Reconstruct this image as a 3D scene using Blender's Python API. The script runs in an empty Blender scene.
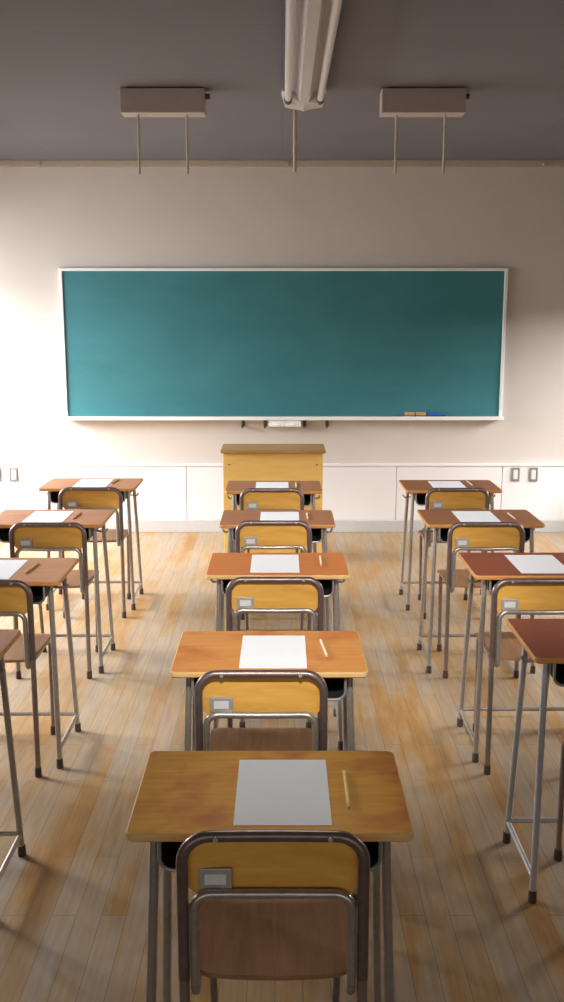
import bpy, bmesh, math, random
from mathutils import Vector, Matrix

random.seed(7)
sc = bpy.context.scene
COL = sc.collection
F = 965.0                 # focal length in pixels of the 564 x 1002 frame
PX, PY = 282.0, 501.0
HY = 318.0                # horizon row
TH = math.atan((PY - HY) / F)
CT, ST = math.cos(TH), math.sin(TH)
HC = 1.84                 # eye height


def depth_at(y, z):
    """distance in front of the camera of a point at height z seen on row y; returns (Y, camera depth)"""
    h = HC - z
    zc = F * h / (CT * (y - HY))
    return (zc - h * ST) / CT, zc


# ------------------------------------------------------------------ materials
def mat(name):
    m = bpy.data.materials.new(name)
    m.use_nodes = True
    nt = m.node_tree
    nt.nodes.clear()
    out = nt.nodes.new('ShaderNodeOutputMaterial')
    b = nt.nodes.new('ShaderNodeBsdfPrincipled')
    nt.links.new(b.outputs[0], out.inputs[0])
    return m, nt, b


def N(nt, kind, **kw):
    n = nt.nodes.new(kind)
    for k, v in kw.items():
        if k in n.inputs.keys():
            n.inputs[k].default_value = v
        else:
            setattr(n, k, v)
    return n


def srgb(r, g, b):
    def f(c):
        c /= 255.0
        return c / 12.92 if c <= 0.04045 else ((c + 0.055) / 1.055) ** 2.4
    return (f(r), f(g), f(b), 1.0)


def ramp(nt, fac, stops):
    r = nt.nodes.new('ShaderNodeValToRGB')
    el = r.color_ramp.elements
    while len(el) < len(stops):
        el.new(0.5)
    for e, (p, c) in zip(el, stops):
        e.position = p
        e.color = c
    nt.links.new(fac, r.inputs[0])
    return r.outputs[0]


def mix(nt, fac, a, b, mode='MIX'):
    m = nt.nodes.new('ShaderNodeMix')
    m.data_type = 'RGBA'
    m.blend_type = mode
    for sock, v in ((m.inputs[0], fac), (m.inputs[6], a), (m.inputs[7], b)):
        if hasattr(v, 'is_linked'):
            nt.links.new(v, sock)
        else:
            sock.default_value = v
    return m.outputs[2]


def coords(nt, scale, rot=(0, 0, 0), loc=(0, 0, 0)):
    tc = nt.nodes.new('ShaderNodeTexCoord')
    mp = nt.nodes.new('ShaderNodeMapping')
    mp.inputs['Scale'].default_value = scale
    mp.inputs['Rotation'].default_value = rot
    mp.inputs['Location'].default_value = loc
    nt.links.new(tc.outputs['Object'], mp.inputs[0])
    return mp.outputs[0]


def wood(name, dark, light, rough=0.35, grain=(1.2, 14, 14), blotch=None, seed=0.0, spec=0.22):
    m, nt, b = mat(name)
    v = coords(nt, grain, loc=(seed, seed * 1.7, seed * .3))
    n = N(nt, 'ShaderNodeTexNoise', Scale=4.0, Detail=6.0, Roughness=0.6, Distortion=0.6)
    nt.links.new(v, n.inputs['Vector'])
    c = ramp(nt, n.outputs['Fac'], [(0.28, dark), (0.72, light)])
    if blotch:
        v2 = coords(nt, (3.0, 3.6, 3.0), loc=(seed, -seed, 0))
        n2 = N(nt, 'ShaderNodeTexNoise', Scale=1.8, Detail=3.0, Roughness=0.55)
        nt.links.new(v2, n2.inputs['Vector'])
        f = ramp(nt, n2.outputs['Fac'], [(0.5, (0, 0, 0, 1)), (0.72, (1, 1, 1, 1))])
        c = mix(nt, f, c, blotch)
    nt.links.new(c, b.inputs['Base Color'])
    b.inputs['Roughness'].default_value = rough
    b.inputs['Specular IOR Level'].default_value = spec
    return m


def plain(name, col, rough=0.5, metal=0.0, vary=0.06, scale=30.0, spec=0.5, bump=0.0):
    m, nt, b = mat(name)
    v = coords(nt, (1, 1, 1))
    n = N(nt, 'ShaderNodeTexNoise', Scale=scale, Detail=4.0, Roughness=0.6)
    nt.links.new(v, n.inputs['Vector'])
    lo = tuple(c * (1 - vary) for c in col[:3]) + (1,)
    hi = tuple(min(1, c * (1 + vary)) for c in col[:3]) + (1,)
    c = ramp(nt, n.outputs['Fac'], [(0.3, lo), (0.7, hi)])
    nt.links.new(c, b.inputs['Base Color'])
    b.inputs['Roughness'].default_value = rough
    b.inputs['Metallic'].default_value = metal
    b.inputs['Specular IOR Level'].default_value = spec
    if bump:
        bp = N(nt, 'ShaderNodeBump', Strength=bump, Distance=0.002)
        nt.links.new(n.outputs['Fac'], bp.inputs['Height'])
        nt.links.new(bp.outputs[0], b.inputs['Normal'])
    return m


def floor_material():
    m, nt, b = mat('worn_plank_floor')
    v = coords(nt, (1, 1, 1), rot=(0, 0, math.radians(90)), loc=(0.03, 0.02, 0))
    br = N(nt, 'ShaderNodeTexBrick', offset=0.37, Scale=1.0)
    br.inputs['Color1'].default_value = (0, 0, 0, 1)
    br.inputs['Color2'].default_value = (1, 1, 1, 1)
    br.inputs['Mortar'].default_value = (0.5, 0.5, 0.5, 1)
    br.inputs['Mortar Size'].default_value = 0.0012
    br.inputs['Mortar Smooth'].default_value = 0.2
    br.inputs['Brick Width'].default_value = 0.9
    br.inputs['Row Height'].default_value = 0.078
    nt.links.new(v, br.inputs['Vector'])
    # worn, greyed wood against remaining amber varnish, streaked along the boards
    v2 = coords(nt, (4.2, 0.8, 1))
    wear = N(nt, 'ShaderNodeTexNoise', Scale=1.35, Detail=5.0, Roughness=0.62, Distortion=0.3)
    nt.links.new(v2, wear.inputs['Vector'])
    add = N(nt, 'ShaderNodeMath', operation='MULTIPLY_ADD')
    sep = N(nt, 'ShaderNodeSeparateColor')
    nt.links.new(br.outputs['Color'], sep.inputs[0])
    nt.links.new(sep.outputs[0], add.inputs[0])
    add.inputs[1].default_value = 0.17
    nt.links.new(wear.outputs['Fac'], add.inputs[2])
    c = ramp(nt, add.outputs[0], [(0.42, srgb(166, 150, 132)), (0.60, srgb(170, 145, 114)),
                                  (0.72, srgb(168, 130, 82)), (0.90, srgb(156, 107, 52))])
    v3 = coords(nt, (26, 1.6, 1))
    g = N(nt, 'ShaderNodeTexNoise', Scale=2.4, Detail=6.0, Roughness=0.65)
    nt.links.new(v3, g.inputs['Vector'])
    gr = ramp(nt, g.outputs['Fac'], [(0.3, (0.80, 0.79, 0.78, 1)), (0.65, (1.04, 1.03, 1.02, 1))])
    c = mix(nt, 1.0, c, gr, 'MULTIPLY')
    c = mix(nt, br.outputs['Fac'], c, srgb(128, 104, 82))
    nt.links.new(c, b.inputs['Base Color'])
    rr = ramp(nt, wear.outputs['Fac'], [(0.35, (0.52, 0.52, 0.52, 1)), (0.7, (0.36, 0.36, 0.36, 1))])
    nt.links.new(rr, b.inputs['Roughness'])
    b.inputs['Specular IOR Level'].default_value = 0.22
    bp = N(nt, 'ShaderNodeBump', Strength=0.25, Distance=0.002, invert=True)
    nt.links.new(br.outputs['Fac'], bp.inputs['Height'])
    nt.links.new(bp.outputs[0], b.inputs['Normal'])
    return m


def ceiling_material():
    m, nt, b = mat('painted_ceiling_board')
    v = coords(nt, (1, 1, 1))
    br = N(nt, 'ShaderNodeTexBrick', offset=0.0, Scale=1.0)
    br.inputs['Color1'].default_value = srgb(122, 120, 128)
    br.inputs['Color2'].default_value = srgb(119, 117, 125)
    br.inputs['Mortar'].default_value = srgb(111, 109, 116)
    br.inputs['Mortar Size'].default_value = 0.003
    br.inputs['Brick Width'].default_value = 1.82
    br.inputs['Row Height'].default_value = 0.91
    nt.links.new(v, br.inputs['Vector'])
    n = N(nt, 'ShaderNodeTexNoise', Scale=2.0, Detail=3.0)
    nt.links.new(v, n.inputs['Vector'])
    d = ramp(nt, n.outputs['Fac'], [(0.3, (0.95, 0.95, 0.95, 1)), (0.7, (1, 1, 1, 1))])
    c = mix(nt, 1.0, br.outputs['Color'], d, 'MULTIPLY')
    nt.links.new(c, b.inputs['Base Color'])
    b.inputs['Roughness'].default_value = 0.85
    return m


def board_material():
    m, nt, b = mat('green_chalkboard')
    v = coords(nt, (0.9, 1, 2.2))
    n = N(nt, 'ShaderNodeTexNoise', Scale=1.6, Detail=5.0, Roughness=0.6)
    nt.links.new(v, n.inputs['Vector'])
    c = ramp(nt, n.outputs['Fac'], [(0.3, srgb(56, 116, 124)), (0.7, srgb(66, 128, 135))])
    nt.links.new(c, b.inputs['Base Color'])
    b.inputs['Roughness'].default_value = 0.5
    b.inputs['Specular IOR Level'].default_value = 0.3
    return m


M = {}
M['floor'] = floor_material()
M['ceiling'] = ceiling_material()
M['board'] = board_material()
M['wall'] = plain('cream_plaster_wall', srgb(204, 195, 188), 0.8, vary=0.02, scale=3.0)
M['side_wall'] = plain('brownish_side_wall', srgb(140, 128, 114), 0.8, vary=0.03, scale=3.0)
M['wainscot'] = plain('white_painted_panel', srgb(226, 222, 222), 0.55, vary=0.015, scale=4)
M['base'] = plain('grey_vinyl_baseboard', srgb(190, 188, 186), 0.6, vary=0.03)
M['cornice'] = plain('tan_cornice', srgb(184, 170, 152), 0.7, vary=0.04)
M['white_frame'] = plain('white_aluminium', srgb(236, 238, 236), 0.4, vary=0.01)
M['steel'] = plain('brushed_grey_steel_tube', srgb(176, 168, 160), 0.33, 0.65, vary=0.10, scale=60)
M['steel_new'] = plain('bright_grey_steel_tube', srgb(196, 196, 200), 0.36, 0.55, vary=0.05, scale=60)
M['chair_steel'] = plain('worn_brown_grey_steel_tube', srgb(146, 132, 124), 0.35, 0.6, vary=0.14, scale=50)
M['chair_top'] = plain('dark_brown_steel_tube', srgb(122, 104, 99), 0.36, 0.55, vary=0.16, scale=50)  # upper hoop given a darker tone than the legs
M['rubber'] = plain('brown_rubber', srgb(74, 60, 54), 0.7, vary=0.1)
M['tray'] = plain('black_painted_tray', srgb(40, 42, 44), 0.5, vary=0.1)
M['tray_rim'] = plain('grey_tray_rim', srgb(150, 150, 152), 0.4, 0.4)
M['paper'] = plain('white_paper', srgb(240, 240, 242), 0.8, vary=0.01)
M['plate'] = plain('galvanised_label_plate', srgb(176, 174, 172), 0.45, 0.3, vary=0.12, scale=120)
M['card'] = plain('white_card', srgb(220, 218, 216), 0.8)
M['ply'] = wood('honey_plywood', srgb(210, 154, 70), srgb(234, 182, 92), 0.42, (1.0, 10, 8), srgb(216, 146, 64), 1.0)
M['seat'] = wood('brown_plywood_seat', srgb(140, 100, 70), srgb(168, 126, 92), 0.42, (10, 1.2, 8), None, 4.0)
M['podium'] = wood('yellow_birch_ply', srgb(226, 182, 98), srgb(238, 196, 116), 0.45, (1.0, 6, 6), None, 2.0)
M['podium_top'] = wood('brown_birch_top', srgb(164, 124, 72), srgb(186, 146, 92), 0.4, (1.2, 10, 8), None, 3.0)
M['edge'] = wood('light_wood_edge', srgb(212, 168, 104), srgb(226, 188, 128), 0.4, (2, 8, 8), None, 5.0)
M['edge_tan'] = wood('orange_wood_edge', srgb(190, 130, 70), srgb(208, 152, 90), 0.4, (2, 8, 8), None, 5.5)
M['pencil_paint'] = plain('yellow_pencil', srgb(226, 206, 120), 0.4)
M['pencil_pale'] = plain('pale_pencil', srgb(240, 226, 196), 0.4)
M['pencil_orange'] = plain('orange_pencil', srgb(242, 198, 112), 0.4)
M['pencil_wood'] = plain('bare_cedar', srgb(214, 176, 128), 0.7)
M['lead'] = plain('graphite', srgb(60, 58, 60), 0.5)
M['lamp'] = plain('white_enamel_lamp', srgb(206, 204, 206), 0.35, vary=0.02)
M['tube_glass'] = plain('frosted_lamp_tube', srgb(232, 230, 232), 0.3, vary=0.01)
M['dark'] = plain('dark_grey_plastic', srgb(70, 66, 66), 0.6)
M['cream'] = plain('cream_enamel', srgb(190, 178, 172), 0.5, vary=0.03)
M['rod'] = plain('cream_rod', srgb(210, 196, 176), 0.5)
M['bracket'] = plain('brown_bracket', srgb(92, 78, 66), 0.5, 0.3)
M['drawer'] = plain('white_drawer', srgb(240, 240, 240), 0.4)
M['eraser_tan'] = plain('tan_eraser', srgb(206, 160, 104), 0.7)
M['eraser_felt'] = plain('brown_felt', srgb(150, 104, 70), 0.9)
M['eraser_blue'] = plain('blue_eraser', srgb(40, 96, 180), 0.6)
M['eraser_bluefelt'] = plain('navy_felt', srgb(40, 60, 110), 0.9)
M['plate_grey'] = plain('grey_outlet_frame', srgb(140, 138, 136), 0.4, 0.3)
M['outlet_white'] = plain('white_outlet', srgb(222, 220, 218), 0.5)
M['gasket'] = plain('panel_joint', srgb(186, 182, 180), 0.7)

TOPS = {
    'amber': wood('amber_desk_wood', srgb(206, 142, 48), srgb(228, 168, 66), 0.45, (1.2, 16, 12), srgb(186, 100, 50), 11.0),
    'orange': wood('orange_desk_wood', srgb(200, 132, 68), srgb(216, 152, 86), 0.45, (1.2, 16, 12), srgb(190, 112, 58), 12.0),
    'russet': wood('russet_desk_wood', srgb(194, 114, 60), srgb(210, 134, 74), 0.45, (1.2, 16, 12), None, 13.0),
    'brown': wood('brown_desk_wood', srgb(160, 106, 74), srgb(178, 124, 88), 0.45, (1.2, 16, 12), None, 14.0),
    'red': wood('red_brown_desk_wood', srgb(134, 70, 48), srgb(150, 84, 58), 0.45, (1.2, 16, 12), None, 15.0),
    'tan': wood('pinkish_tan_desk_wood', srgb(170, 116, 84), srgb(190, 138, 102), 0.45, (1.2, 16, 12), None, 16.0),
    'umber': wood('umber_desk_wood', srgb(142, 90, 58), srgb(160, 106, 70), 0.45, (1.2, 16, 12), None, 17.0),
}


# ------------------------------------------------------------------ mesh helpers
def obj(name, bm, mats, parent=None, smooth=False):
    me = bpy.data.meshes.new(name)
    bmesh.ops.recalc_face_normals(bm, faces=bm.faces)
    bm.to_mesh(me)
    bm.free()
    for m in (mats if isinstance(mats, (list, tuple)) else [mats]):
        me.materials.append(m)
    if smooth:
        for p in me.polygons:
            p.use_smooth = True
        try:
            me.set_sharp_from_angle(angle=math.radians(40))
        except Exception:
            pass
    o = bpy.data.objects.new(name, me)
    COL.objects.link(o)
    if parent:
        o.parent = parent
    return o


def tag(o, label, cat, group=None):
    o['label'] = label
    o['category'] = cat
    if group:
        o['group'] = group
    return o


def thing(name, label, cat, loc=(0, 0, 0), rz=0.0, group=None):
    o = bpy.data.objects.new(name, None)
    o.empty_display_size = 0.1
    COL.objects.link(o)
    o.location = loc
    o.rotation_euler = (0, 0, rz)
    return tag(o, label, cat, group)


def struct(name, bm, m, smooth=False):
    o = obj(name, bm, m, None, smooth)
    o['kind'] = 'structure'
    return o


def box(bm, x0, x1, y0, y1, z0, z1, mi=0, bev=0.0):
    t = bmesh.new()
    vs = [t.verts.new(p) for p in ((x0, y0, z0), (x1, y0, z0), (x1, y1, z0), (x0, y1, z0),
                                   (x0, y0, z1), (x1, y0, z1), (x1, y1, z1), (x0, y1, z1))]
    for f in ((3, 2, 1, 0), (4, 5, 6, 7), (0, 1, 5, 4), (1, 2, 6, 5), (2, 3, 7, 6), (3, 0, 4, 7)):
        t.faces.new([vs[i] for i in f])
    if bev:
        bmesh.ops.bevel(t, geom=list(t.edges), offset=bev, segments=2, affect='EDGES', profile=0.5)
    merge(bm, t, mi)


def merge(bm, t, mi=None):
    mp = {}
    for v in t.verts:
        mp[v] = bm.verts.new(v.co)
    for f in t.faces:
        try:
            nf = bm.faces.new([mp[v] for v in f.verts])
            nf.material_index = f.material_index if mi is None else mi
        except ValueError:
            pass
    t.free()


def fillet(pts, r, seg=6):
    pts = [Vector(p) for p in pts]
    out = [pts[0]]
    for i in range(1, len(pts) - 1):
        a, b, c = pts[i - 1], pts[i], pts[i + 1]
        u, w = (a - b), (c - b)
        ang = u.angle(w)
        d = min(r / math.tan(ang / 2), u.length * .49, w.length * .49)
        rr = d * math.tan(ang / 2)
        u.normalize()
        w.normalize()
        cen = b + (u + w).normalized() * (rr / math.sin(ang / 2))
        p0, p1 = b + u * d, b + w * d
        e0, e1 = p0 - cen, p1 - cen
        om = e0.angle(e1)
        for k in range(seg + 1):
            t = k / seg
            q = (e0 * math.sin((1 - t) * om) + e1 * math.sin(t * om)) / math.sin(om)
            out.append(cen + q)
    out.append(pts[-1])
    return out


def tube(bm, pts, r, bend=0.0, n=12, mi=0, seg=6):
    if bend:
        pts = fillet(pts, bend, seg)
    pts = [Vector(p) for p in pts]
    rings = []
    prev = None
    for i, p in enumerate(pts):
        if i == 0:
            t = pts[1] - pts[0]
        elif i == len(pts) - 1:
            t = pts[-1] - pts[-2]
        else:
            t = (pts[i + 1] - p).normalized() + (p - pts[i - 1]).normalized()
        t.normalize()
        if prev is None:
            a = Vector((1, 0, 0)) if abs(t.x) < 0.8 else Vector((0, 0, 1))
            u = t.cross(a).normalized()
        else:
            u = (prev - t * prev.dot(t)).normalized()
        prev = u
        w = t.cross(u)
        rr = r[i] if isinstance(r, (list, tuple)) else r
        rings.append([bm.verts.new(p + (u * math.cos(2 * math.pi * k / n) + w * math.sin(2 * math.pi * k / n)) * rr)
                      for k in range(n)])
    for a, b in zip(rings, rings[1:]):
        for k in range(n):
            f = bm.faces.new((a[k], a[(k + 1) % n], b[(k + 1) % n], b[k]))
            f.material_index = mi
    for rg in (rings[0], rings[-1]):
        f = bm.faces.new(rg)
        f.material_index = mi


def B(fn, *a, **k):
    bm = bmesh.new()
    fn(bm, *a, **k)
    return bm


def round_rect(hx, hy, r, seg=6):
    pts = []
    for cx, cy, a0 in ((hx - r, hy - r, 0), (-hx + r, hy - r, 90), (-hx + r, -hy + r, 180), (hx - r, -hy + r, 270)):
        for k in range(seg + 1):
            a = math.radians(a0 + 90 * k / seg)
            pts.append((cx + r * math.cos(a), cy + r * math.sin(a)))
    return pts


def slab(hx, hy, r, z0, z1, lip=0.004, top_mi=0, side_mi=1):
    """rounded board with a softened edge; the edge takes another material than its top"""
    bm = bmesh.new()
    prof = [(lip, z0), (0.0, z0 + lip), (0.0, z1 - lip), (lip * .3, z1 - lip * .3), (lip, z1)]
    rings = []
    for inset, z in prof:
        rings.append([bm.verts.new((x, y, z)) for x, y in round_rect(hx - inset, hy - inset, max(r - inset, .002))])
    n = len(rings[0])
    for a, b in zip(rings, rings[1:]):
        for k in range(n):
            f = bm.faces.new((a[k], a[(k + 1) % n], b[(k + 1) % n], b[k]))
            f.material_index = side_mi
    bm.faces.new(rings[0]).material_index = side_mi
    bm.faces.new(rings[-1]).material_index = top_mi
    return bm


def bent_panel(w, z0, z1, th, r, sag, y0, nx=16, nz=6):
    """plywood panel in the XZ plane, corners rounded, bowed towards +Y in the middle by sag"""
    bm = bmesh.new()
    hx, hz = w / 2, (z1 - z0) / 2
    cz = (z0 + z1) / 2

    def bow(x):
        return y0 + sag * (1 - (x / hx) ** 2)
    layers = []
    # columns, each from bottom to top, following the rounded outline
    xs = [-hx + w * (0.5 - 0.5 * math.cos(math.pi * i / nx)) for i in range(nx + 1)]
    cols = []
    for x in xs:
        d = hx - abs(x)
        hh = hz if d >= r else hz - r + math.sqrt(max(r * r - (r - d) ** 2, 0))
        hh = max(hh, hz - r + .0005)
        cols.append((x, hh))
    for off in (0.0, th):
        g = []
        for x, hh in cols:
            g.append([bm.verts.new((x, bow(x) + off, cz - hh + 2 * hh * j / nz)) for j in range(nz + 1)])
        layers.append(g)
    for g in layers:
        for i in range(nx):
            for j in range(nz):
                bm.faces.new((g[i][j], g[i + 1][j], g[i + 1][j + 1], g[i][j + 1]))
    a, b = layers
    for i in range(nx):
        bm.faces.new((a[i][0], a[i + 1][0], b[i + 1][0], b[i][0]))
        bm.faces.new((a[i][nz], a[i + 1][nz], b[i + 1][nz], b[i][nz]))
    for j in range(nz):
        bm.faces.new((a[0][j], a[0][j + 1], b[0][j + 1], b[0][j]))
        bm.faces.new((a[nx][j], a[nx][j + 1], b[nx][j + 1], b[nx][j]))
    return bm


def foot(name_parent, x, y, r=0.0145, h=0.04):
    bm = bmesh.new()
    tube(bm, [(x, y, 0.0), (x, y, 0.006), (x, y, h - .004), (x, y, h)], [r * .96, r, r * .92, r * .84], n=12)
    return obj('rubber_foot', bm, M['rubber'], name_parent, True)


def copy_tree(o, parent=None):
    c = o.copy()
    COL.objects.link(c)
    if parent:
        c.parent = parent
    for ch in list(o.children):
        copy_tree(ch, c)
    return c


# ------------------------------------------------------------------ the room
XL, XR, YB, YF, CZ = -3.45, 3.45, -0.6, 8.27, 3.105
struct('floor', B(box, XL - .2, XR + .2, YB, YF + .2, -.12, 0), M['floor'])
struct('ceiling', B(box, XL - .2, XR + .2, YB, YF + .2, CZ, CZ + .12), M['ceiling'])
struct('wall_front', B(box, XL - .2, XR + .2, YF, YF + .2, 0, CZ), M['wall'])
bm = bmesh.new()
box(bm, XL - .2, XR + .2, YB - .15, YB, 0, 1.0)
box(bm, XL - .2, XR + .2, YB - .15, YB, 2.0, CZ)
for a, b in ((XL - .2, -2.6), (-.06, .06), (2.6, XR + .2)):  # unseen openings, put in to pass the rear fill light
    box(bm, a, b, YB - .15, YB, 1.0, 2.0)
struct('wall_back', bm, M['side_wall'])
bm = bmesh.new()
RWIN = [(6.2, 8.0), (4.5, 5.9)]  # unseen windows, put in so fill light reaches the right side
RS, RL = 1.0, 2.1
box(bm, XR, XR + .2, YB, YF, 0, RS)
box(bm, XR, XR + .2, YB, YF, RL, CZ)
ys = [YF] + [v for a, b in RWIN for v in (b, a)] + [YB]
for i in range(0, len(ys), 2):
    box(bm, XR, XR + .2, ys[i + 1], ys[i], RS, RL)
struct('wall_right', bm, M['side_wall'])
for i, (a, b) in enumerate(RWIN):
    bm = bmesh.new()
    x0, x1 = XR + .06, XR + .10
    box(bm, x0, x1, a, b, RS, RS + .04)
    box(bm, x0, x1, a, b, RL - .04, RL)
    for y in (a, (a + b) / 2 - .02, b - .04):
        box(bm, x0, x1, y, y + .04, RS + .04, RL - .04)
    struct('window_%d' % (i + 3), bm, M['white_frame'])
bm = bmesh.new()
WIN = [(6.0, 8.1), (4.5, 5.8)]        # windows of the left wall
SILL, LINT = 0.8, 2.25
box(bm, XL - .2, XL, YB, YF, 0, SILL)
box(bm, XL - .2, XL, YB, YF, LINT, CZ)
ys = [YF] + [v for a, b in WIN for v in (b, a)] + [YB]
for i in range(0, len(ys), 2):
    box(bm, XL - .2, XL, ys[i + 1], ys[i], SILL, LINT)
struct('wall_left', bm, M['wall'])
for i, (a, b) in enumerate(WIN):
    bm = bmesh.new()
    x0, x1 = XL - .13, XL - .08
    box(bm, x0, x1, a, b, SILL, SILL + .05)
    box(bm, x0, x1, a, b, LINT - .05, LINT)
    for y in (a, (a + b) / 2 - .02, b - .05):
        box(bm, x0, x1, y, y + .05, SILL + .05, LINT - .05)
    struct('window_%d' % (i + 1), bm, M['white_frame'])

# wainscot of the front wall: painted panels, cap rail and joint beads
bm = bmesh.new()
yw = YF
PZ = 0.582
joints = [-2.40, -0.827, 0.992, 1.906]
edges = [XL] + joints + [XR]
for a, b in zip(edges, edges[1:]):
    box(bm, a + .003, b - .003, yw - .022, yw, .107, PZ, bev=.003)
struct('trim_1', bm, M['wainscot'])
bm = bmesh.new()
box(bm, XL, XR, yw - .030, yw, PZ, PZ + .022, bev=.004)
struct('trim_2', bm, M['wainscot'])
bm = bmesh.new()
box(bm, XL, XR, yw - .012, yw, .108, PZ - .001)
struct('trim_3', bm, M['gasket'])
struct('baseboard_front', B(box, XL, XR, yw - .032, yw, 0, .106, bev=.004), M['base'])
struct('baseboard_left', B(box, XL, XL + .02, YB, yw - .034, 0, .1), M['base'])
struct('baseboard_right', B(box, XR - .02, XR, YB, yw - .034, 0, .1), M['base'])
bm = bmesh.new()
box(bm, XL, XR, yw - .02, yw, CZ - .055, CZ, bev=.004)
struct('trim_4', bm, M['cornice'])

# ------------------------------------------------------------------ blackboard
BX0, BX1, BZ0, BZ1 = -1.868, 1.868, 0.985, 2.248
bxc = 0.012
bb = thing('blackboard', 'wide green blackboard in a white frame on the front wall', 'blackboard', (bxc, YF, BZ0))
W2 = (BX1 - BX0) / 2
HB = BZ1 - BZ0
obj('writing_surface', B(box, -W2 + .02, W2 - .02, -.030, -.002, .03, HB - .02), M['board'], bb)
bm = bmesh.new()
box(bm, -W2, -W2 + .028, -.045, -.002, .0, HB, bev=.004)
box(bm, W2 - .028, W2, -.045, -.002, .0, HB, bev=.004)
box(bm, -W2 + .026, W2 - .026, -.045, -.002, HB - .024, HB, bev=.004)
obj('frame', bm, M['white_frame'], bb)
bm = bmesh.new()
box(bm, -W2 + .002, W2 - .002, -.115, -.003, .004, .022, bev=.003)
box(bm, -W2 + .002, W2 - .002, -.120, -.110, .004, .036, bev=.003)
obj('chalk_ledge', bm, M['white_frame'], bb)
for x0, x1 in ((-.125, .008), (.011, .150)):
    bm = bmesh.new()
    box(bm, x0, x1, -.105, -.01, -.052, .003, bev=.004)
    box(bm, (x0 + x1) / 2 - .02, (x0 + x1) / 2 + .02, -.112, -.103, -.040, -.032, bev=.002)
    obj('chalk_drawer', bm, M['drawer'], bb)
for x in (-.345, -.155, .182, .375):
    bm = bmesh.new()
    tube(bm, [(x, -.012, .004), (x, -.012, -.05), (x - .004, -.08, -.062), (x - .004, -.10, -.052)], .009, bend=.02, n=8)
    box(bm, x - .014, x + .014, -.012, -.002, -.06, .003, bev=.002)
    obj('bracket', bm, M['bracket'], bb, True)

ez = BZ0 + .0225
ERS = [(1.045, 1.125, 'tan', 'left tan chalk eraser on the white ledge of the blackboard'),
       (1.135, 1.222, 'tan', 'tan chalk eraser on the ledge, touching side of the blue eraser')]
for x0, x1, k, lab in ERS:
    t = thing('chalk_eraser', lab, 'eraser', ((x0 + x1) / 2, YF - .075, ez), 0, 'chalk erasers on the board ledge')
    h = (x1 - x0) / 2
    obj('felt_pad', B(box, -h, h, -.025, .025, 0, .022, bev=.004), M['eraser_felt'], t)
    obj('back_block', B(box, -h, h, -.026, .026, .022, .046, bev=.005), M['eraser_tan'], t)
t = thing('chalk_eraser', 'long blue chalk eraser lying on the ledge right of the tan ones', 'eraser', (1.313, YF - .075, ez), 0,
          'chalk erasers on the board ledge')
obj('felt_pad', B(box, -.082, .082, -.025, .025, 0, .018, bev=.004), M['eraser_bluefelt'], t)
bm = bmesh.new()
box(bm, -.082, .03, -.026, .026, .018, .044, bev=.006)
box(bm, .02, .082, -.024, .024, .018, .030, bev=.005)
obj('back_block', bm, M['eraser_blue'], t)

# ------------------------------------------------------------------ outlets
OUT = [(2.020, 'grey framed wall outlet nearer to the panel joint on the right wainscot'),
       (2.176, 'grey framed wall outlet on the right wainscot, farther from the panel joint'),
       (-2.324, 'grey framed wall outlet on the left wainscot, the one fully in view'),
       (-2.468, 'grey framed wall outlet cut by the left edge of the photo')]
for i, (x, lab) in enumerate(OUT):
    t = thing('wall_outlet', lab, 'outlet', (x, YF - .022, .452), 0, 'wall outlets on the front wainscot')
    bm = bmesh.new()
    box(bm, -.035, -.020, -.012, 0, 0, .118, bev=.003)
    box(bm, .020, .035, -.012, 0, 0, .118, bev=.003)
    box(bm, -.021, .021, -.012, 0, 0, .018, bev=.003)
    box(bm, -.021, .021, -.012, 0, .100, .118, bev=.003)
    obj('cover_frame', bm, M['plate_grey'], t)
    obj('socket', B(box, -.0205, .0205, -.009, 0, .0175, .1005, bev=.003), M['outlet_white'], t)

# ------------------------------------------------------------------ teacher's podium
PYF = 7.15
pd = thing('podium', 'yellow plywood teacher podium with brown top under the blackboard', 'podium', (-.068, PYF, 0))
PH, PW, PD = .872, .375, .36
obj('front_panel', B(box, -PW, PW, .03, .05, 0.0, PH - .028, bev=.002), M['podium'], pd)
for s in (-1, 1):
    obj('side_panel', B(box, s * PW - .01 - s * .01, s * PW + .01 - s * .01, .051, PD, 0.0, PH - .028, bev=.002), M['podium'], pd)
obj('shelf', B(box, -PW + .021, PW - .021, .052, PD - .03, .42, .44), M['podium'], pd)
bm = bmesh.new()
z0, z1 = PH - .028, PH
pts = [(-PW - .018, 0.0), (PW + .018, 0.0), (PW + .018, PD), (-PW - .018, PD)]
box(bm, -PW - .020, PW + .020, 0, PD + .01, z0, z1, bev=.007)
obj('top_board', bm, M['podium_top'], pd)
for s in (-1, 1):
    bm = bmesh.new()
    tube(bm, [(s * (PW - .045), .031, PH - .115), (s * (PW - .045), .0265, PH - .115)], .006, n=10)
    obj('screw', bm, M['bracket'], pd, True)


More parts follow.
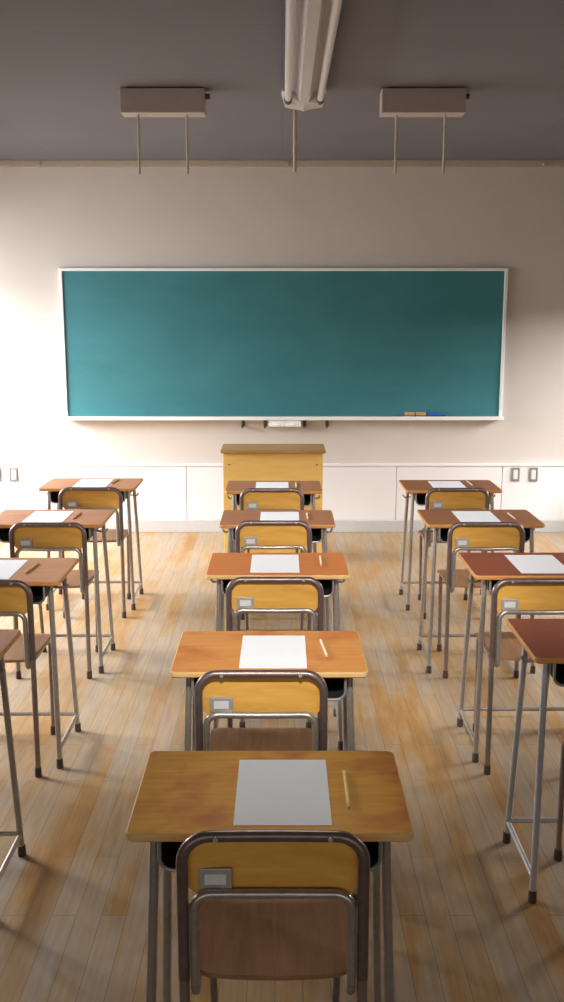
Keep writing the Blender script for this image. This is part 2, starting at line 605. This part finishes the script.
# ------------------------------------------------------------------ school desk
def make_desk(top, edge, tube_mat, H):
    t = bpy.data.objects.new('school_desk', None)
    t.empty_display_size = .1
    COL.objects.link(t)
    th = .019
    o = obj('desktop', slab(.304, .20, .020, H - th, H, .004), [TOPS[top], M[edge]], t, False)
    # open book tray, mouth towards the pupil
    ins = []
    for x, z in fillet([(-0.235, 0, H - .024), (-0.235, 0, H - .098), (0.235, 0, H - .098), (0.235, 0, H - .024)], .028, 6)[:] and \
            [(p.x, p.z) for p in fillet([(-0.235, 0, H - .022), (-0.235, 0, H - .098), (0.235, 0, H - .098), (0.235, 0, H - .022)], .028, 6)]:
        ins.append((x, z))
    bm = bmesh.new()
    cz = H - .06
    thick = .0035
    y0, y1 = -.172, .150
    f_in, f_out, b_in, b_out = [], [], [], []
    for x, z in ins:
        sx = (abs(x) - thick) / abs(x)
        zi = z + (thick if z < cz else 0)
        f_out.append(bm.verts.new((x, y0, z)))
        f_in.append(bm.verts.new((x * sx, y0, zi)))
        b_out.append(bm.verts.new((x, y1, z)))
        b_in.append(bm.verts.new((x * sx, y1 - thick, zi)))
    n = len(ins)
    for k in range(n - 1):
        bm.faces.new((f_out[k], f_out[k + 1], b_out[k + 1], b_out[k]))
        bm.faces.new((f_in[k], b_in[k], b_in[k + 1], f_in[k + 1]))
        bm.faces.new((f_out[k], f_in[k], f_in[k + 1], f_out[k + 1]))
    for k in (0, n - 1):
        bm.faces.new((f_out[k], b_out[k], b_in[k], f_in[k]))
    bm.faces.new(b_out)
    bm.faces.new(b_in)
    tray = obj('book_tray', bm, M['tray'], t)
    bm = bmesh.new()
    tube(bm, [(x, y0 - .001, z) for x, z in ins], .0045, n=8)
    obj('tray_rim', bm, M['tray_rim'], tray, True)
    R = .0112
    zt = H - th - .001
    LX = .250
    LB = .274
    for s in (-1, 1):
        for yt, yb in ((-.125, -.200), (.115, .160)):
            bm = bmesh.new()
            xt, xb = s * LX, s * LB
            tube(bm, [(xt, yt, zt), (xb, yb, .012)], R, n=14)
            # sleeve where the height is adjusted
            p = Vector((xt, yt, zt)).lerp(Vector((xb, yb, .012)), .80)
            leg = obj('leg', bm, tube_mat, t, True)
            foot(leg, xb, yb)

        def on(yt, yb, z):
            k = (zt - z) / (zt - .012)
            return yt + (yb - yt) * k
        za = H - .034
        obj('top_rail', B(tube, [(s * on(LX, LB, za), on(-.125, -.200, za), za), (s * on(LX, LB, za), on(.115, .160, za), za)], .0085, n=10), tube_mat, t, True)
        zb = .078
        obj('side_stretcher', B(tube, [(s * on(LX, LB, zb), on(-.125, -.200, zb), zb), (s * on(LX, LB, zb), on(.115, .160, zb), zb)], .009, n=10), tube_mat, t, True)
        hk = [(s * .234, -.01, H - .074), (s * .250, -.01, H - .076), (s * .286, -.01, H - .082), (s * .298, -.01, H - .062)]
        obj('bag_hook', B(tube, hk, .0050, bend=.012, n=8), M['steel'], t, True)
        obj('tray_bracket', B(box, s * .2365 - .004, s * .2365 + .004, -.10, .10, H - .024, H - .0195), tube_mat, t)
    zc = .085
    k = (zt - zc) / (zt - .012)
    yc = .115 + (.160 - .115) * k
    lc = LX + (LB - LX) * k
    obj('cross_bar', B(tube, [(-lc, yc, zc), (lc, yc, zc)], .009, n=10), tube_mat, t, True)
    return t


# ------------------------------------------------------------------ school chair
def make_chair():
    t = bpy.data.objects.new('school_chair', None)
    t.empty_display_size = .1
    COL.objects.link(t)
    R = .0112
    ZT = .817
    XO = .184
    ZS = .474          # underside of seat
    dip = .010
    # upper half of the rear hoop, with a slight bow of its top bar
    path = [Vector((-XO, 0, .50))]
    for p in fillet([(-XO, 0, .50), (-XO, 0, ZT), (XO, 0, ZT), (XO, 0, .50)], .055, 8)[1:-1]:
        path.append(p)
    path.append(Vector((XO, 0, .50)))
    # subdivide the top bar and bow it
    fine = []
    for a, b in zip(path, path[1:]):
        fine.append(a)
        if (b - a).length > .15 and abs(a.z - b.z) < .01:
            fine += [a.lerp(b, k / 8) for k in range(1, 8)]
    fine.append(path[-1])
    for p in fine:
        if p.z > ZT - .03:
            q = 1 - (p.x / XO) ** 2
            p.z -= .004 * q
            p.y += .012 * q
    bm = bmesh.new()
    tube(bm, fine, .0122, n=14)
    bf = obj('back_frame', bm, M['chair_top'], t, True)
    for s in (-1, 1):
        bm = bmesh.new()
        tube(bm, [(s * .115, -.012, ZT - .001), (s * .115, -.0055, ZT - .001)], .0055, n=10)
        obj('rivet', bm, M['plate'], bf, True)
    # lower back bar: bends down to the seat, runs forward under it and down into the front legs
    zb = .692
    XI = .161
    up = fillet([(-XI, -.002, .49), (-XI, -.002, zb), (XI, -.002, zb), (XI, -.002, .49)], .035, 7)
    fine = []
    for a, b in zip(up, up[1:]):
        fine.append(a)
        if (b - a).length > .15 and abs(a.z - b.z) < .01:
            fine += [a.lerp(b, k / 8) for k in range(1, 8)]
    fine.append(up[-1])
    for p in fine:
        if p.z > zb - .02:
            q = 1 - (p.x / XI) ** 2
            p.z -= .007 * q
            p.y += .012 * q
    obj('lower_back_bar', B(tube, fine, .0100, n=14), M['steel'], t, True)
    for s in (-1, 1):
        bm = bmesh.new()
        tube(bm, [(s * XI, -.002, .49), (s * XI, .004, ZS - .011), (s * XI, .36, ZS - .011)], .0100, bend=.035, n=12)
        obj('seat_rail', bm, M['steel'], t, True)
        bm = bmesh.new()
        tube(bm, [(s * XO, 0, .50), (s * XO, -.004, .012)], R, n=14)
        lg = obj('leg', bm, M['chair_steel'], t, True)
        foot(lg, s * XO, -.004)
        bm = bmesh.new()
        tube(bm, [(s * XI, .30, ZS - .011), (s * XI, .375, ZS - .011), (s * (XI - .010), .405, .012)], .0100, bend=.04, n=12)
        lg = obj('leg', bm, M['chair_steel'], t, True)
        foot(lg, s * (XI - .010), .405)
    # plywood back between the two bars
    bp = obj('backrest', bent_panel(.352, zb - .014, ZT - .001, .009, .035, .014, .0128), M['ply'], t, True)
    lx = -.118
    q = .0128 + .014 * (1 - (lx / .176) ** 2)
    bm = bmesh.new()
    box(bm, lx - .034, lx + .034, q - .0085, q - .001, zb + .002, zb + .047, bev=.0015)
    lp = obj('label_plate', bm, M['plate'], bp)
    obj('label_card', B(box, lx - .022, lx + .022, q - .0105, q - .0082, zb + .013, zb + .036), M['card'], bp)
    # plywood seat, dished and rolled down at the front
    bm = bmesh.new()
    nx, ny = 12, 14
    g = [[], []]
    for L in range(2):
        for i in range(nx + 1):
            row = []
            for j in range(ny + 1):
                u = -1 + 2 * i / nx
                v = j / ny
                rear = .022 * (1 - u * u)
                hw = .176 - .012 * (1 - v) ** 2
                cr = max(0, abs(u) - .8) / .2
                y = .036 - rear * .6 + v * (.375 + rear * .6)
                y += cr * cr * .012 * (1 if v < .5 else -1)
                z = ZS + .002 - .010 * (1 - u * u) * math.sin(math.pi * min(1, v * 1.25)) * .6
                z -= .020 * max(0, (v - .82) / .18) ** 2
                row.append(bm.verts.new((u * hw, y, z + (0 if L == 0 else .011))))
            g[L].append(row)
    for L in range(2):
        for i in range(nx):
            for j in range(ny):
                bm.faces.new((g[L][i][j], g[L][i + 1][j], g[L][i + 1][j + 1], g[L][i][j + 1]))
    for i in range(nx):
        for j in (0, ny):
            bm.faces.new((g[0][i][j], g[0][i + 1][j], g[1][i + 1][j], g[1][i][j]))
    for j in range(ny):
        for i in (0, nx):
            bm.faces.new((g[0][i][j], g[0][i][j + 1], g[1][i][j + 1], g[1][i][j]))
    obj('seat', bm, M['seat'], t, True)
    return t


def make_pencil(m, name='pencil'):
    t = bpy.data.objects.new(name, None)
    t.empty_display_size = .05
    COL.objects.link(t)
    r = .0042
    bm = bmesh.new()
    tube(bm, [(0, .088, r), (0, -.066, r)], r, n=6)
    obj('barrel', bm, m, t)
    bm = bmesh.new()
    tube(bm, [(0, -.066, r), (0, -.082, r)], [r * .98, .0013], n=8)
    obj('sharpened_wood', bm, M['pencil_wood'], t, True)
    bm = bmesh.new()
    tube(bm, [(0, -.082, r), (0, -.088, r)], [.0013, .0003], n=8)
    obj('lead_tip', bm, M['lead'], t, True)
    return t


def make_paper():
    bm = bmesh.new()
    box(bm, -.105, .105, -.155, .155, 0, .0009)
    return obj('sheet_of_paper', bm, M['paper'])


# rows: front-edge row of the desktop in the photo, desk height, x of a front corner / centre, chair top row
DESKS = [
    # key, col, y_front, H, (mode, x), chair y, chair x centre, top, edge, paper?, pencil
    ('C5', 834.5, .78, ('c', 269.7), 832.0, 273.0, 'amber', 'edge', (.027, .012), ('pencil_paint', 346.5, 791, 0)),
    ('C4', 672.5, .78, ('c', 269.0), 670.6, 261.0, 'orange', 'edge', (.012, .012), ('pencil_pale', 324, 650, 5)),
    ('C3', 575.4, .78, ('c', 277.6), 577.0, 274.7, 'russet', 'edge', (-.012, .022), ('pencil_pale', 320.8, 562, 0)),
    ('C2', 525.0, .78, ('c', 277.3), 520.5, 273.5, 'brown', 'edge_tan', (.012, .010), ('pencil_pale', 307.4, 517, 0)),
    ('C1', 491.3, .78, ('c', 273.5), 488.0, 271.9, 'brown', 'edge_tan', (-.010, .008), ('pencil_pale', 296, 486, 0)),
    ('A1', 488.5, .79, ('c', 86.2), 487.0, 90.0, 'tan', 'edge_tan', (.006, .012), ('pencil_orange', 115, 482, -5)),
    ('A2', 524.6, .80, ('r', 101.0), 522.3, 47.2, 'tan', 'edge_tan', (-.018, .012), ('pencil_orange', 76.5, 516.5, -3)),
    ('A3', 581.8, .80, ('r', 58.0), 580.0, None, 'tan', 'edge_tan', (-.016, .018), ('pencil_orange', 31.5, 569, -5)),
    ('A4', None, .81, ('r', None), None, None, 'tan', 'edge_tan', None, None),
    ('B1', 490.4, .78, ('c', 454.6), 487.6, 457.9, 'umber', 'edge_tan', (-.012, .012), ('pencil_pale', 470, 484, 3)),
    ('B2', 524.6, .80, ('c', 486.7), 521.9, 486.9, 'umber', 'edge_tan', (-.016, .012), ('pencil_pale', 512, 517, 2)),
    ('B3', 575.8, .81, ('l', 476.3), 578.4, None, 'red', 'edge_tan', (-.002, .014), None),
    ('B4', 658.3, .82, ('l', 536.6), None, None, 'red', 'edge_tan', None, None),
]
CN = {'C': 'middle', 'A': 'left', 'B': 'right'}
POS = {1: 'nearest the blackboard', 2: 'second from the blackboard', 3: 'third from the blackboard', 4: 'fourth from the blackboard', 5: 'nearest the viewer'}
LOOK = {'amber': 'amber brown', 'orange': 'orange-brown', 'russet': 'russet', 'brown': 'brown', 'tan': 'tan-brown', 'umber': 'dark brown', 'red': 'red-brown'}
chair0 = make_chair()
paper0 = make_paper()
used = {'chair': False, 'paper': False}
desk_cache, pencil_cache = {}, {}
for key, yf, H, (mode, px), cy, cx, top, edge, pap, pen in DESKS:
    col, row = CN[key[0]], int(key[1])
    pos = POS[row] if not (row == 4 and key[0] in 'AB') else 'nearest the viewer'
    if yf is not None:
        Yf, zc = depth_at(yf, H)
        X = (px - PX) / F * zc
        if mode == 'l':
            X += .300
        elif mode == 'r':
            X -= .300
    else:
        Yf, X = 2.716, -1.180
    ck = (top, edge, H, key == 'B4')
    if ck in desk_cache:
        d = copy_tree(desk_cache[ck])
    else:
        d = make_desk(top, edge, M['steel_new'] if key == 'B4' else M['steel'], H)
        desk_cache[ck] = d
    d.location = (X, Yf + .2, 0)
    tag(d, '%s wooden school desk on steel legs in the %s column, %s' % (LOOK[top], col, pos), 'desk', 'school desks in three columns')
    # chair
    if cy is not None:
        Yc, zcc = depth_at(cy, .828)
        Xc = (cx - PX) / F * zcc if cx is not None else (-.995 - .184 if key == 'A3' else 1.027)
    elif key == 'B4':
        Yc, Xc = Yf - .16, 1.105
    else:
        Yc, Xc = Yf - .12, X
    if key == 'A4':
        continue          # its chair is wholly outside the frame
    if not used['chair']:
        c = chair0
        used['chair'] = True
    else:
        c = copy_tree(chair0)
    c.location = (Xc, Yc, 0)
    if key == 'B4':
        c.rotation_euler = (0, 0, 0)
    tag(c, 'tube-framed plywood school chair pushed up to the %s column desk %s' % (col, pos), 'chair', 'school chairs behind the desks')
    # paper
    if pap is not None:
        if not used['paper']:
            p = paper0
            used['paper'] = True
        else:
            p = paper0.copy()
            COL.objects.link(p)
        p.location = (X + pap[0], Yf + .042 + .1485 + pap[1] - .012, H)
        tag(p, 'blank white sheet lying on the %s column desk %s' % (col, pos), 'paper', 'blank sheets on the desks')
    if pen is not None:
        pm, ppx, ppy, ang = pen
        if pm in pencil_cache:
            q = copy_tree(pencil_cache[pm])
        else:
            q = make_pencil(M[pm])
            pencil_cache[pm] = q
        Yp, zp = depth_at(ppy, H)
        q.location = ((ppx - PX) / F * zp, Yp, H)
        q.rotation_euler = (0, 0, math.radians(ang))
        nm = {'pencil_paint': 'yellow', 'pencil_pale': 'pale', 'pencil_orange': 'orange'}[pm]
        tag(q, '%s pencil right of the paper on the %s column desk %s' % (nm, col, pos), 'pencil', 'pencils on the desks')

# ------------------------------------------------------------------ ceiling lamp
lz = CZ
LYE = 5.80
lamp = thing('ceiling_light', 'unlit white twin-tube fluorescent light along the ceiling centre', 'ceiling light', (.122, LYE, lz - .0005))
L = 2.5
bm = bmesh.new()
prof = [(-.045, 0), (-.108, -.040), (-.050, -.058), (-.024, -.112), (.024, -.112), (.050, -.058), (.108, -.040), (.045, 0)]
r0 = [bm.verts.new((x, -L, z)) for x, z in prof]
r1 = [bm.verts.new((x, -.22, z)) for x, z in prof]
for k in range(len(prof)):
    bm.faces.new((r0[k], r0[(k + 1) % len(prof)], r1[(k + 1) % len(prof)], r1[k]))
bm.faces.new(r0)
bm.faces.new(r1)
obj('lamp_body', bm, M['lamp'], lamp)
bm = bmesh.new()
# end cap: a faceted shell whose keel runs out to a point at the end of the lamp
rings = [(-.225, [(-.116, 0), (-.122, -.045), (-.100, -.060), (-.026, -.110), (0, -.113), (.026, -.110), (.100, -.060), (.122, -.045), (.116, 0)]),
         (-.150, [(-.118, 0), (-.126, -.052), (-.110, -.100), (-.026, -.112), (0, -.118), (.026, -.112), (.110, -.100), (.126, -.052), (.118, 0)]),
         (-.045, [(-.112, 0), (-.119, -.050), (-.104, -.100), (-.014, -.114), (0, -.120), (.014, -.114), (.104, -.100), (.119, -.050), (.112, 0)]),
         (.0, [(-.100, 0), (-.106, -.045), (-.092, -.088), (-.010, -.108), (0, -.112), (.010, -.108), (.092, -.088), (.106, -.045), (.100, 0)])]
vv = [[bm.verts.new((x, y, z)) for x, z in ring] for y, ring in rings]
for a, b in zip(vv, vv[1:]):
    for k in range(9):
        bm.faces.new((a[k], a[(k + 1) % 9], b[(k + 1) % 9], b[k]))
bm.faces.new(vv[0])
bm.faces.new(vv[-1])
obj('end_cap', bm, M['lamp'], lamp)
for sgn in (-1, 1):
    bm = bmesh.new()
    tube(bm, [(sgn * .088, -L + .04, -.084), (sgn * .088, -.215, -.084)], .0195, n=16)
    tb = obj('lamp_tube', bm, M['tube_glass'], lamp, True)
    bm = bmesh.new()
    tube(bm, [(sgn * .088, -.2145, -.084), (sgn * .088, -.150, -.084)], .0225, n=16)
    obj('tube_socket', bm, M['dark'], tb, True)

rod = thing('hanging_rod', 'thin cream rod hanging from the ceiling just beyond the ceiling light', 'rod', (.078, 6.1, CZ))
obj('rod', B(tube, [(0, 0, 0), (0, 0, -.40)], .0125, n=10), M['rod'], rod, True)
obj('ceiling_flange', B(tube, [(0, 0, -.012), (0, 0, 0)], .022, n=14), M['cream'], rod, True)

# ------------------------------------------------------------------ ceiling boxes with two rods each
for x, lab in ((-.668, 'cream ceiling box with two hanging rods left of the light'),
               (.792, 'cream ceiling box with two hanging rods right of the light')):
    by = 5.70
    t = thing('ceiling_box', lab, 'ceiling box', (x, by, CZ), 0, 'cream boxes on the ceiling')
    bm = bmesh.new()
    box(bm, -.235, .235, 0, .13, -.138, -.008, bev=.004)
    obj('housing', bm, M['cream'], t)
    bm = bmesh.new()
    box(bm, -.20, -.05, .01, .12, -.008, 0)
    box(bm, .09, .22, .01, .12, -.008, 0)
    obj('mounting_strip', bm, M['bracket'], t)
    bm = bmesh.new()
    tube(bm, [(.235, .065, -.04), (.262, .065, -.04)], .016, n=12)
    obj('shadow_stub', bm, M['bracket'], t, True)  # dark stub put in for a small shadow beside the box
    for rx in (-.145, .130):
        bm = bmesh.new()
        tube(bm, [(rx, .065, -.138), (rx, .065, -.455)], .0075, n=10)
        obj('rod', bm, M['rod'], t, True)

# small hooks on the cornice
for x, lab in ((-1.98, 'small tan hook on the cornice at the far left'),
               (.045, 'small tan hook on the cornice behind the ceiling light'),
               (2.13, 'small tan hook on the cornice at the far right')):
    bm = bmesh.new()
    box(bm, x - .012, x + .012, YF - .026, YF - .02, CZ - .05, CZ - .005, bev=.002)
    tube(bm, [(x, YF - .026, CZ - .02), (x, YF - .05, CZ - .045), (x, YF - .065, CZ - .03)], .005, bend=.01, n=8)
    tag(obj('wall_hook', bm, M['cornice']), lab, 'hook', 'hooks on the cornice')

# ------------------------------------------------------------------ light: overcast daylight through the left windows, and added fill lights
def area(name, loc, target, sx, sy, power, col, spread=180):
    l = bpy.data.lights.new(name, 'AREA')
    l.shape = 'RECTANGLE'
    l.size, l.size_y = sx, sy
    l.energy = power
    l.color = col
    l.spread = math.radians(spread)
    o = bpy.data.objects.new(name, l)
    COL.objects.link(o)
    o.location = loc
    d = Vector(target) - Vector(loc)
    o.rotation_euler = d.to_track_quat('-Z', 'Y').to_euler()
    return o


area('daylight_sky', (XL - 2.3, 6.7, 3.15), (-.4, 7.1, .3), 3.6, 1.8, 1000, (.97, .985, 1.0))
for i, (a, b) in enumerate(WIN):
    area('daylight_window', (XL - .40, (a + b) / 2, 1.85), (XL + .55, (a + b) / 2 + .35, .55), b - a, 1.2, (165, 70)[i], (.97, .985, 1.0))
area('right_fill', (XR + 1.7, 6.4, 2.9), (.4, 6.8, .3), 3.6, 1.4, 640, (1.0, .98, .96))  # added fill from beyond the right wall, evens out the right-hand desks
area('rear_fill', (0, YB - .5, 1.55), (0, 4.0, .75), 5.0, 0.9, 13, (1.0, .95, .88), 130)  # added fill behind the camera, brightens the chair backs

# added unseen fill spots: one per desk column from behind, one for the nearest desk
for x, y, tx, ty, tz, p, ang in ((-1.1, .5, -1.15, 6.1, 0, 140, 33), (0, .5, 0, 4.95, 0, 500, 33), (1.1, .5, 1.15, 6.1, 0, 300, 33),
                                 (0, 3.7, -.02, 2.02, .78, 60, 16)):
    l = bpy.data.lights.new('fill_spot', 'SPOT')
    l.energy = p
    l.shadow_soft_size = .14
    l.spot_size = math.radians(ang)
    l.spot_blend = .7
    l.color = (1.0, .97, .93)
    o = bpy.data.objects.new('fill_spot', l)
    COL.objects.link(o)
    o.location = (x, y, 2.93)
    o.rotation_euler = (Vector((tx, ty, tz)) - o.location).to_track_quat('-Z', 'Y').to_euler()

w = bpy.data.worlds.new('World')
sc.world = w
w.use_nodes = True
bg = w.node_tree.nodes['Background']
bg.inputs[0].default_value = (0.9, 0.92, 1.0, 1)
bg.inputs[1].default_value = 0.05

# ------------------------------------------------------------------ camera
cam = bpy.data.cameras.new('camera')
cam.sensor_fit = 'VERTICAL'
cam.sensor_height = 24.0
cam.lens = F / 1002.0 * 24.0
cam.clip_start = .05
co = bpy.data.objects.new('camera', cam)
COL.objects.link(co)
co.location = (0, 0, HC)
co.rotation_euler = (math.pi / 2 - TH, 0, 0)
sc.camera = co

sc.view_settings.view_transform = 'Standard'
sc.view_settings.look = 'None'
sc.view_settings.gamma = 1.0
sc.view_settings.use_curve_mapping = False
sc.view_settings.exposure = 0.05
sc.cycles.use_denoising = True
sc.cycles.max_bounces = 8
